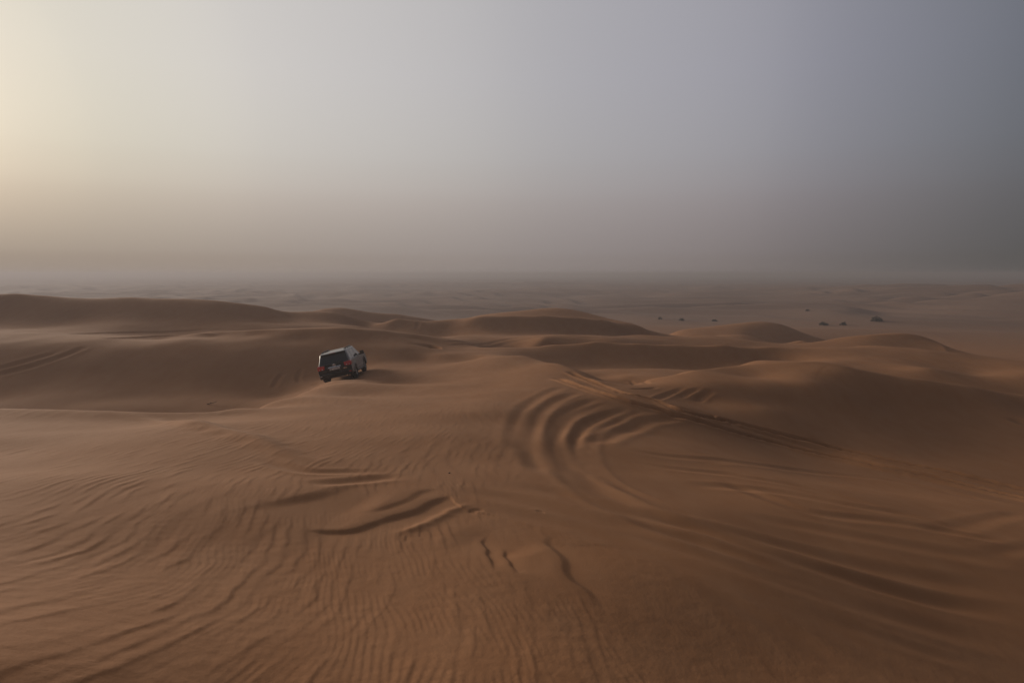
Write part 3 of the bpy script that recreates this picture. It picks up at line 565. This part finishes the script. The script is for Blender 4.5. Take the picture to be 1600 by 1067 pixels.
def lathe(bm, prof, cx, cy, cz, seg=36):
    """ring of (x, radius) pairs turned about the x axis"""
    rings = []
    for px, pr in prof:
        rings.append([bm.verts.new((cx + px, cy + pr * math.cos(2 * math.pi * k / seg), cz + pr * math.sin(2 * math.pi * k / seg))) for k in range(seg)])
    for a, b2 in zip(rings, rings[1:]):
        for k in range(seg):
            bm.faces.new((a[k], a[(k + 1) % seg], b2[(k + 1) % seg], b2[k]))
    return rings
def tube(bm, pts, rads, seg=8):
    rings = []
    for k, p in enumerate(pts):
        p = Vector(p)
        q = Vector(pts[min(k + 1, len(pts) - 1)]) - Vector(pts[max(k - 1, 0)])
        q.normalize()
        a = q.orthogonal().normalized(); b2 = q.cross(a)
        rings.append([bm.verts.new(p + rads[k] * (a * math.cos(2 * math.pi * j / seg) + b2 * math.sin(2 * math.pi * j / seg))) for j in range(seg)])
    for a, b2 in zip(rings, rings[1:]):
        for j in range(seg):
            bm.faces.new((a[j], a[(j + 1) % seg], b2[(j + 1) % seg], b2[j]))
    bm.faces.new(rings[0][::-1]); bm.faces.new(rings[-1])

M_SILVER = material('silver_paint', (.215, .21, .205), .42, .5, coat=.2, noise=.06, nscale=3)
M_BLACK = material('black_paint', (.008, .008, .010), .28, 0, spec=.3, coat=0.0, noise=.2, nscale=4)
M_TRIM = material('black_plastic', (.018, .017, .016), .6, noise=.3, nscale=8)
M_GLASS = material('tinted_glass', (.012, .016, .02), .04, 0, spec=.6, noise=.1, nscale=2)
M_RED = material('red_lamp_lens', (.55, .012, .014), .12, 0, coat=.6, noise=.15, nscale=30)
M_CLEAR = material('clear_lamp_lens', (.62, .60, .58), .1, .2, noise=.08, nscale=30)
M_CHROME = material('chrome', (.72, .72, .73), .12, 1.0, noise=.05, nscale=6)
M_WHITE = material('plate_white', (.74, .73, .70), .5, noise=.06, nscale=12)
M_INK = material('plate_ink', (.05, .05, .055), .6, noise=.1, nscale=12)
M_RUBBER = material('tyre_rubber', (.02, .019, .018), .9, noise=.3, nscale=25)
M_ALLOY = material('alloy', (.36, .36, .36), .35, .9, noise=.08, nscale=10)

car = empty('off_road_car', CAR_LOC)
car.rotation_mode = 'QUATERNION'
car.rotation_quaternion = (Matrix.Rotation(CAR_ROT[2], 3, 'Z') @ Matrix.Rotation(CAR_ROT[0], 3, 'X') @ Matrix.Rotation(CAR_ROT[1], 3, 'Y')).to_quaternion()
tag(car, 'silver off-road car with black tailgate tilted on the dune ridge', 'car')

WB = 3.10
# body: side outline with both wheel arches, drawn out across the width
def arch(cy, r, n=12, z=.40):
    return [(cy + r * math.cos(math.pi * k / n), z + r * math.sin(math.pi * k / n)) for k in range(n + 1)]
prof = [(-1.08, .52), (-1.14, .66), (-1.12, 1.02), (-1.06, 1.16), (.2, 1.17), (2.80, 1.17), (3.30, 1.145), (3.72, 1.09), (3.96, .98), (4.04, .80), (4.04, .60), (3.92, .46)]
prof += [(3.62, .42)] + arch(WB, .47) + [(2.58, .38), (.52, .38)] + arch(0, .47) + [(-.52, .46)]
bm = bmesh.new()
HW = .985
lay = []
for x, sc_ in ((-HW, 1.0), (HW, 1.0)):
    lay.append([bm.verts.new((x, p[0], p[1])) for p in prof])
bm.faces.new(lay[0]); bm.faces.new(lay[1][::-1])
for k in range(len(prof)):
    k2 = (k + 1) % len(prof)
    bm.faces.new((lay[0][k], lay[0][k2], lay[1][k2], lay[1][k]))
bmesh.ops.triangulate(bm, faces=[f for f in bm.faces if len(f.verts) > 4])
new_obj('body', bm, M_SILVER, car, .06, 3)
# cabin: pillars and roof, tapering upwards
ZB, ZR = 1.13, 1.83
CB = (-1.05, 2.62, .955)     # rear y, front y, half width at the belt
CR = (-.74, 1.62, .75)       # at the roof
def cab(s, f, h):
    """point on the cabin: s = side -1..1, f = 0 rear..1 front, h = 0 belt..1 roof"""
    y0 = CB[0] + (CR[0] - CB[0]) * h; y1 = CB[1] + (CR[1] - CB[1]) * h
    return Vector((s * (CB[2] + (CR[2] - CB[2]) * h), y0 + (y1 - y0) * f, ZB + (ZR - ZB) * h))
bm = bmesh.new()
hexa(bm, [cab(-1, 0, 0), cab(1, 0, 0), cab(1, 1, 0), cab(-1, 1, 0)], [cab(-1, 0, 1), cab(1, 0, 1), cab(1, 1, 1), cab(-1, 1, 1)])
new_obj('cabin', bm, M_SILVER, car, .075, 4)
def side_n(s):
    a = cab(s, 1, 0) - cab(s, 0, 0); b2 = cab(s, 0, 1) - cab(s, 0, 0)
    n = a.cross(b2).normalized()
    return n if n.x * s > 0 else -n
def glass(name, pts, n):
    bm = bmesh.new()
    plate(bm, [p - n * .02 for p in pts], n * .024)
    return new_obj(name, bm, M_GLASS, car, 0, smooth=False)
for s in (-1, 1):
    n = side_n(s)
    def sy(y, h):
        p = cab(s, 0, h); p.y = y; return p
    glass('rear_quarter_window', [sy(-.76, .16), sy(-.14, .16), sy(-.14, .86), sy(-.52, .86)], n)
    glass('rear_door_window', [sy(-.02, .14), sy(.98, .14), sy(.98, .86), sy(-.02, .86)], n)
    glass('front_door_window', [sy(1.10, .14), sy(2.22, .14), sy(1.56, .86), sy(1.10, .86)], n)
    for y0, y1 in ((-.02, 1.04), (1.06, 2.42)):
        bm = bmesh.new()
        box(bm, s * .94, s * .992, y0 + (.36 if y0 < 0 else 0), y1, .47, 1.09)
        d = new_obj('door', bm, M_SILVER, car, .02, 2)
        bm = bmesh.new()
        box(bm, s * .98, s * 1.016, y0 + .40, y0 + .60, .955, .985)
        new_obj('door_handle', bm, M_CHROME, d, .008, 2)
    bm = bmesh.new()
    box(bm, s * .90, s * 1.05, .56, 2.54, .33, .39)
    new_obj('running_board', bm, M_TRIM, car, .015, 2)
    bm = bmesh.new()
    box(bm, s * .985, s * 1.004, .46, 2.62, .52, .60)
    new_obj('side_moulding', bm, M_SILVER, car, .008, 2)
    # mirror on its stalk
    bm = bmesh.new()
    hexa(bm, [(s * 1.03, 2.02, 1.16), (s * 1.27, 2.06, 1.18), (s * 1.27, 2.18, 1.19), (s * 1.03, 2.17, 1.16)],
         [(s * 1.02, 2.02, 1.40), (s * 1.26, 2.06, 1.39), (s * 1.25, 2.16, 1.37), (s * 1.02, 2.15, 1.38)])
    box(bm, s * .90, s * 1.06, 2.06, 2.14, 1.16, 1.24)
    mr_ = new_obj('side_mirror', bm, M_TRIM, car, .03, 3)
    bm = bmesh.new()
    plate(bm, [(s * 1.05, 2.018, 1.19), (s * 1.25, 2.052, 1.21), (s * 1.24, 2.052, 1.37), (s * 1.04, 2.018, 1.38)], (0, -.008, 0))
    new_obj('mirror_glass', bm, M_GLASS, mr_, 0, smooth=False)
    # roof rail with feet
    bm = bmesh.new()
    tube(bm, [(s * .66, -.62, 1.82), (s * .66, -.55, 1.885), (s * .665, .4, 1.90), (s * .665, 1.30, 1.885), (s * .66, 1.42, 1.82)], [.032] * 5)
    for yy in (-.1, .5, 1.0):
        box(bm, s * .66 - .015, s * .66 + .015, yy - .04, yy + .04, 1.80, 1.89)
    new_obj('roof_rail', bm, M_TRIM, car)
    # lamps
    bm = bmesh.new()
    hexa(bm, [(s * .60, -1.18, .93), (s * 1.0, -1.15, .92), (s * 1.005, -.80, .94), (s * .60, -1.0, .95)],
         [(s * .56, -1.16, 1.15), (s * .985, -1.12, 1.19), (s * .99, -.74, 1.19), (s * .56, -1.0, 1.15)])
    tl = new_obj('tail_light', bm, M_RED, car, .03, 3)
    bm = bmesh.new()
    box(bm, *sorted((s * .68, s * .75)), -1.19, -1.14, .955, 1.0)
    new_obj('reversing_lamp', bm, M_CLEAR, tl, .008, 2)
    bm = bmesh.new()
    box(bm, *sorted((s * .86, s * .92)), -1.176, -1.12, .965, 1.01)
    new_obj('indicator_lamp', bm, M_CLEAR, tl, .008, 2)
    bm = bmesh.new()
    hexa(bm, [(s * .62, 3.99, .78), (s * .99, 3.72, .80), (s * .95, 3.5, .80), (s * .62, 3.6, .78)],
         [(s * .62, 3.97, .97), (s * .99, 3.62, 1.02), (s * .95, 3.4, 1.03), (s * .62, 3.6, 1.0)])
    new_obj('headlight', bm, M_CLEAR, car, .02, 2)
    # flare of each arch
    for cy in (0, WB):
        bm = bmesh.new()
        outer = arch(cy, .54); inner = arch(cy, .465)
        pts = outer + inner[::-1]
        plate(bm, [(s * .95, a, b2) for a, b2 in pts], (s * .055, 0, 0))
        new_obj('arch_flare', bm, M_SILVER if cy == 0 else M_TRIM, car, .012, 2)
        # mud flap
        bm = bmesh.new()
        box(bm, s * .70, s * .97, cy - .53, cy - .51, .20, .56)
        new_obj('mud_flap', bm, M_TRIM, car, 0)
bm = bmesh.new()
n = Vector((0, -1, .42)).normalized()
plate(bm, [cab(-.80, 0, .10) - n * .02, cab(.80, 0, .10) - n * .02, cab(.86, 0, .90) - n * .02, cab(-.86, 0, .90) - n * .02], n * .03)
# tailgate: black panel with the rear window above it
bm.free()
tg = None
bm = bmesh.new()
hexa(bm, [(-.80, -1.168, .66), (.80, -1.168, .66), (.80, -1.05, .66), (-.80, -1.05, .66)],
     [(-.80, -1.10, 1.20), (.80, -1.10, 1.20), (.80, -.98, 1.20), (-.80, -.98, 1.20)])
tg = new_obj('tailgate', bm, M_BLACK, car, .03, 3)
bn = (cab(1, 0, 0) - cab(-1, 0, 0)).cross(cab(0, 0, 1) - cab(0, 0, 0)).normalized()
if bn.y > 0: bn = -bn
bm = bmesh.new()
plate(bm, [p - bn * .03 for p in (cab(-.905, 0, .06), cab(.905, 0, .06), cab(.93, 0, .90), cab(-.93, 0, .90))], bn * .036)
rw = new_obj('rear_window', bm, M_GLASS, car, .012, 2)
bm = bmesh.new()
tube(bm, [cab(-.1, 0, .12) + bn * .03, cab(.25, 0, .15) + bn * .03, cab(.55, 0, .2) + bn * .03], [.012, .012, .006])
new_obj('wiper', bm, M_TRIM, rw)
# spoiler lip over the window
bm = bmesh.new()
hexa(bm, [(-.72, -.95, 1.765), (.72, -.95, 1.765), (.72, -.55, 1.80), (-.72, -.55, 1.80)],
     [(-.70, -.93, 1.815), (.70, -.93, 1.815), (.70, -.55, 1.858), (-.70, -.55, 1.858)])
sp_ = new_obj('roof_spoiler', bm, M_SILVER, car, .02, 3)
bm = bmesh.new()
box(bm, -.18, .18, -.963, -.935, 1.785, 1.80)
new_obj('brake_light', bm, M_RED, sp_, .004, 2)
# tailgate fittings: garnish bar, oval emblem, number plate, badges
bm = bmesh.new()
hexa(bm, [(-.40, -1.185, .965), (.40, -1.185, .965), (.38, -1.10, .965), (-.38, -1.10, .965)],
     [(-.37, -1.175, 1.025), (.37, -1.175, 1.025), (.36, -1.10, 1.025), (-.36, -1.10, 1.025)])
new_obj('garnish_bar', bm, M_CHROME, tg, .012, 2)
def oval(bm, cx, cz, rx, rz, y, w, n=28):
    pts = [(cx + rx * math.cos(2 * math.pi * k / n), y, cz + rz * math.sin(2 * math.pi * k / n)) for k in range(n + 1)]
    tube(bm, pts, [w] * (n + 1), 6)
bm = bmesh.new()
oval(bm, 0, 1.10, .095, .062, -1.135, .012)
oval(bm, 0, 1.10, .032, .058, -1.135, .009)
oval(bm, 0, 1.128, .062, .026, -1.132, .009)
new_obj('emblem', bm, M_CHROME, tg)
bm = bmesh.new()
plate(bm, [(-.30, -1.172, .835), (.30, -1.172, .835), (.30, -1.160, .945), (-.30, -1.160, .945)], (0, -.016, 0))
lp = new_obj('number_plate', bm, M_WHITE, tg, .004, 2)
bm = bmesh.new()
box(bm, -.25, -.19, -1.192, -1.18, .855, .925)
new_obj('plate_mark', bm, M_INK, lp, 0, smooth=False)
bm = bmesh.new()
box(bm, -.06, .24, -1.1895, -1.18, .882, .898)
new_obj('plate_mark', bm, M_INK, lp, 0, smooth=False)
bm = bmesh.new()
box(bm, .50, .70, -1.172, -1.15, .80, .835)
new_obj('badge', bm, M_CHROME, tg, .006, 2)
bm = bmesh.new()
box(bm, -.72, -.52, -1.172, -1.15, .80, .825)
new_obj('badge', bm, M_TRIM, tg, .006, 2)
bm = bmesh.new()
box(bm, -.978, .978, -1.162, -1.0, .60, .925)
new_obj('rear_panel', bm, M_BLACK, car, .03, 3)
# rear bumper with reflectors, exhaust, tow hook
bm = bmesh.new()
hexa(bm, [(-.95, -1.22, .40), (.95, -1.22, .40), (.99, -.50, .44), (-.99, -.50, .44)],
     [(-.97, -1.25, .68), (.97, -1.25, .68), (1.0, -.50, .64), (-1.0, -.50, .64)])
bp = new_obj('rear_bumper', bm, M_BLACK, car, .05, 3)
for s in (-1, 1):
    bm = bmesh.new()
    box(bm, *sorted((s * .80, s * .93)), -1.262, -1.23, .56, .60)
    new_obj('reflector', bm, M_RED if s > 0 else M_CLEAR, bp, .006, 2)
bm = bmesh.new()
tube(bm, [(.62, -1.20, .36), (.62, -.8, .36), (.58, .3, .40)], [.04, .04, .04], 12)
new_obj('exhaust_pipe', bm, M_CHROME, car)
bm = bmesh.new()
box(bm, -.86, .86, -.9, 3.7, .34, .50)
tube(bm, [(-.80, 0, .40), (.80, 0, .40)], [.06, .06], 10)
tube(bm, [(-.80, WB, .40), (.80, WB, .40)], [.05, .05], 10)
new_obj('underbody', bm, M_TRIM, car, .02, 2)
# front: windscreen, bonnet ridge, grille, bumper
fn = Vector((0, ZR - ZB, CB[1] - CR[1])).normalized()
bm = bmesh.new()
plate(bm, [p - fn * .02 for p in (cab(-.88, 1, .08), cab(.88, 1, .08), cab(.88, 1, .90), cab(-.88, 1, .90))], fn * .026)
new_obj('windscreen', bm, M_GLASS, car, 0, smooth=False)
bm = bmesh.new()
hexa(bm, [(-.70, 2.72, 1.15), (.70, 2.72, 1.15), (.62, 3.85, 1.02), (-.62, 3.85, 1.02)],
     [(-.66, 2.74, 1.20), (.66, 2.74, 1.20), (.56, 3.80, 1.09), (-.56, 3.80, 1.09)])
new_obj('bonnet', bm, M_SILVER, car, .02, 2)
bm = bmesh.new()
box(bm, -.58, .58, 3.98, 4.06, .68, .95)
gr = new_obj('grille', bm, M_TRIM, car, .02, 2)
for k in range(3):
    bm = bmesh.new()
    box(bm, -.56, .56, 4.05, 4.075, .72 + k * .085, .745 + k * .085)
    new_obj('grille_bar', bm, M_CHROME, gr, .005, 2)
bm = bmesh.new()
hexa(bm, [(-.93, 3.70, .40), (.93, 3.70, .40), (.80, 4.10, .40), (-.80, 4.10, .40)], [(-.99, 3.70, .64), (.99, 3.70, .64), (.84, 4.14, .64), (-.84, 4.14, .64)])
new_obj('front_bumper', bm, M_SILVER, car, .05, 3)
# wheels
first = {}
for s in (-1, 1):
    for cy in (0, WB):
        bm = bmesh.new()
        lathe(bm, [(-.10, .001), (-.10, .13), (.03, .13), (.03, .001)], 0, 0, 0, 20)
        w_ = new_obj('wheel', bm, M_TRIM, car)
        w_.location = (s * .84, cy, .385)
        if 'tyre' not in first:
            bm = bmesh.new()
            lathe(bm, [(-.10, .245), (-.135, .27), (-.142, .33), (-.125, .375), (-.09, .398), (.09, .398), (.125, .375), (.142, .33), (.135, .27), (.10, .245), (-.10, .245)], 0, 0, 0, 48)
            for k in range(40):                                   # tread blocks
                a = 2 * math.pi * k / 40
                for sx in (-1, 1):
                    a2 = a + (.08 if sx > 0 else 0)
                    pts = []
                    for rr in (.39, .408):
                        for x_, da in ((sx * .03, -.045), (sx * .118, -.045), (sx * .118, .045), (sx * .03, .045)):
                            pts.append((x_, rr * math.cos(a2 + da), rr * math.sin(a2 + da)))
                    hexa(bm, pts[:4], pts[4:])
            ty = new_obj('tyre', bm, M_RUBBER, w_)
            bm = bmesh.new()
            lathe(bm, [(-.10, .25), (.10, .25), (.115, .238), (.06, .225), (-.06, .215), (-.10, .25)], 0, 0, 0, 36)
            for k in range(6):
                a = 2 * math.pi * k / 6
                for x0, x1 in ((.055, .10),):
                    pts = []
                    for x_ in (x0, x1):
                        for rr, da in ((.04, -.5), (.04, .5), (.235, .16), (.235, -.16)):
                            pts.append((x_, rr * math.cos(a + da), rr * math.sin(a + da)))
                    hexa(bm, pts[:4], pts[4:])
            lathe(bm, [(.05, .001), (.05, .07), (.115, .06), (.12, .001)], 0, 0, 0, 20)
            ri = new_obj('rim', bm, M_ALLOY, w_)
            first = {'tyre': ty, 'rim': ri}
        else:
            for k in ('tyre', 'rim'):
                c_ = first[k].copy(); col.objects.link(c_); c_.parent = w_
        if s < 0:
            w_.rotation_euler = (0, 0, math.pi)

# ------------------------------------------------------------------ desert shrubs, a dry twig, a pebble
M_LEAF = material('shrub_leaf', (.05, .047, .034), .8, spec=.2, noise=.45, nscale=2.5)
M_WOOD = material('shrub_wood', (.10, .075, .05), .9, noise=.3, nscale=12)
M_STONE = material('stone', (.09, .06, .045), .9, noise=.3, nscale=40)
def shrub(x, y, w, h, seed, label, lean=0.0):
    rnd = random.Random(seed)
    o = empty('desert_shrub', (x, y, g1(x, y) - .04))
    tag(o, label, 'shrub', 'shrubs dotted over the far plain')
    bs, bl = bmesh.new(), bmesh.new()
    nb_ = 13 if w > 1.2 else 8
    for k in range(nb_):
        a = 2 * math.pi * (k + rnd.random() * .8) / nb_
        r_ = w * .5 * (.35 + .6 * rnd.random()); hh = h * (.55 + .45 * rnd.random()) * (1.15 - .5 * (r_ / (w * .5)))
        tip = Vector((math.cos(a) * r_ + lean * hh, math.sin(a) * r_, hh))
        mid = Vector((tip.x * .4, tip.y * .4, hh * .62))
        tube(bs, [(0, 0, -.1), mid, tip], [.035 * w ** .5, .022 * w ** .5, .006], 5)
    for c_ in range(int(30 + 18 * w)):                          # leaf clumps through a low dome
        a = rnd.uniform(0, 2 * math.pi); q = rnd.random() ** .5
        top = h * (1 - .75 * q * q) * (.75 + .35 * rnd.random())
        p = Vector((math.cos(a) * q * w * .5, math.sin(a) * q * w * .5, top * (.12 + .88 * rnd.random() ** .7)))
        p.x += lean * p.z
        cs = w * (.07 + .07 * rnd.random())
        for k in range(26):
            d = Vector((rnd.gauss(0, 1), rnd.gauss(0, 1), rnd.gauss(0, .8))).normalized() * cs * rnd.random() ** .5
            c0 = p + d
            if c0.z < .03: c0.z = .03 + rnd.random() * .08
            u_ = Vector((rnd.gauss(0, 1), rnd.gauss(0, 1), rnd.gauss(0, 1))).normalized() * rnd.uniform(.03, .055) * w ** .6
            v_ = u_.orthogonal().normalized() * rnd.uniform(.016, .028) * w ** .6
            bl.faces.new([bl.verts.new(c0 + t_) for t_ in (-u_, v_, u_, -v_)])
    new_obj('stem', bs, M_WOOD, o)
    m = bpy.data.meshes.new('foliage'); bl.to_mesh(m); bl.free(); m.materials.append(M_LEAF)
    f = bpy.data.objects.new('foliage', m); col.objects.link(f); f.parent = o
    return o
for x, y, w, h, lb, ln in SHRUBS:
    shrub(x, y, w * .84, h * .84, int(x * 10), lb, ln)

# twig lying in the bowl left of the car
tx, ty_ = TWIG
o = empty('dry_twig', (tx, ty_, g1(tx, ty_)))
tag(o, 'small dark dry twig lying on the bowl floor left of the car', 'twig')
bm = bmesh.new()
tube(bm, [(-.22, 0, .015), (-.05, .02, .05), (.12, .0, .09), (.30, .05, .15)], [.022, .02, .014, .006], 6)
new_obj('stick', bm, M_WOOD, o)
bm = bmesh.new()
tube(bm, [(-.05, .02, .05), (.02, -.06, .10), (.05, -.10, .17)], [.014, .01, .004], 6)
tube(bm, [(.10, .0, .085), (.16, .10, .10), (.20, .16, .14)], [.011, .008, .003], 6)
new_obj('side_shoot', bm, M_WOOD, o)
px, py = PEBBLE
bm = bmesh.new()
bmesh.ops.create_icosphere(bm, subdivisions=3, radius=.016)
rnd = random.Random(4)
for v in bm.verts:
    k = 1 + .22 * math.sin(v.co.x * 180 + 1) * math.cos(v.co.y * 140) + .1 * math.sin(v.co.z * 280)
    v.co = Vector((v.co.x * 1.4 * k, v.co.y * k, v.co.z * .75 * k))
o = new_obj('pebble', bm, M_STONE)
o.location = (px, py, g1(px, py) + .007)
tag(o, 'tiny dark pebble on the sand above the dug hollow', 'pebble')
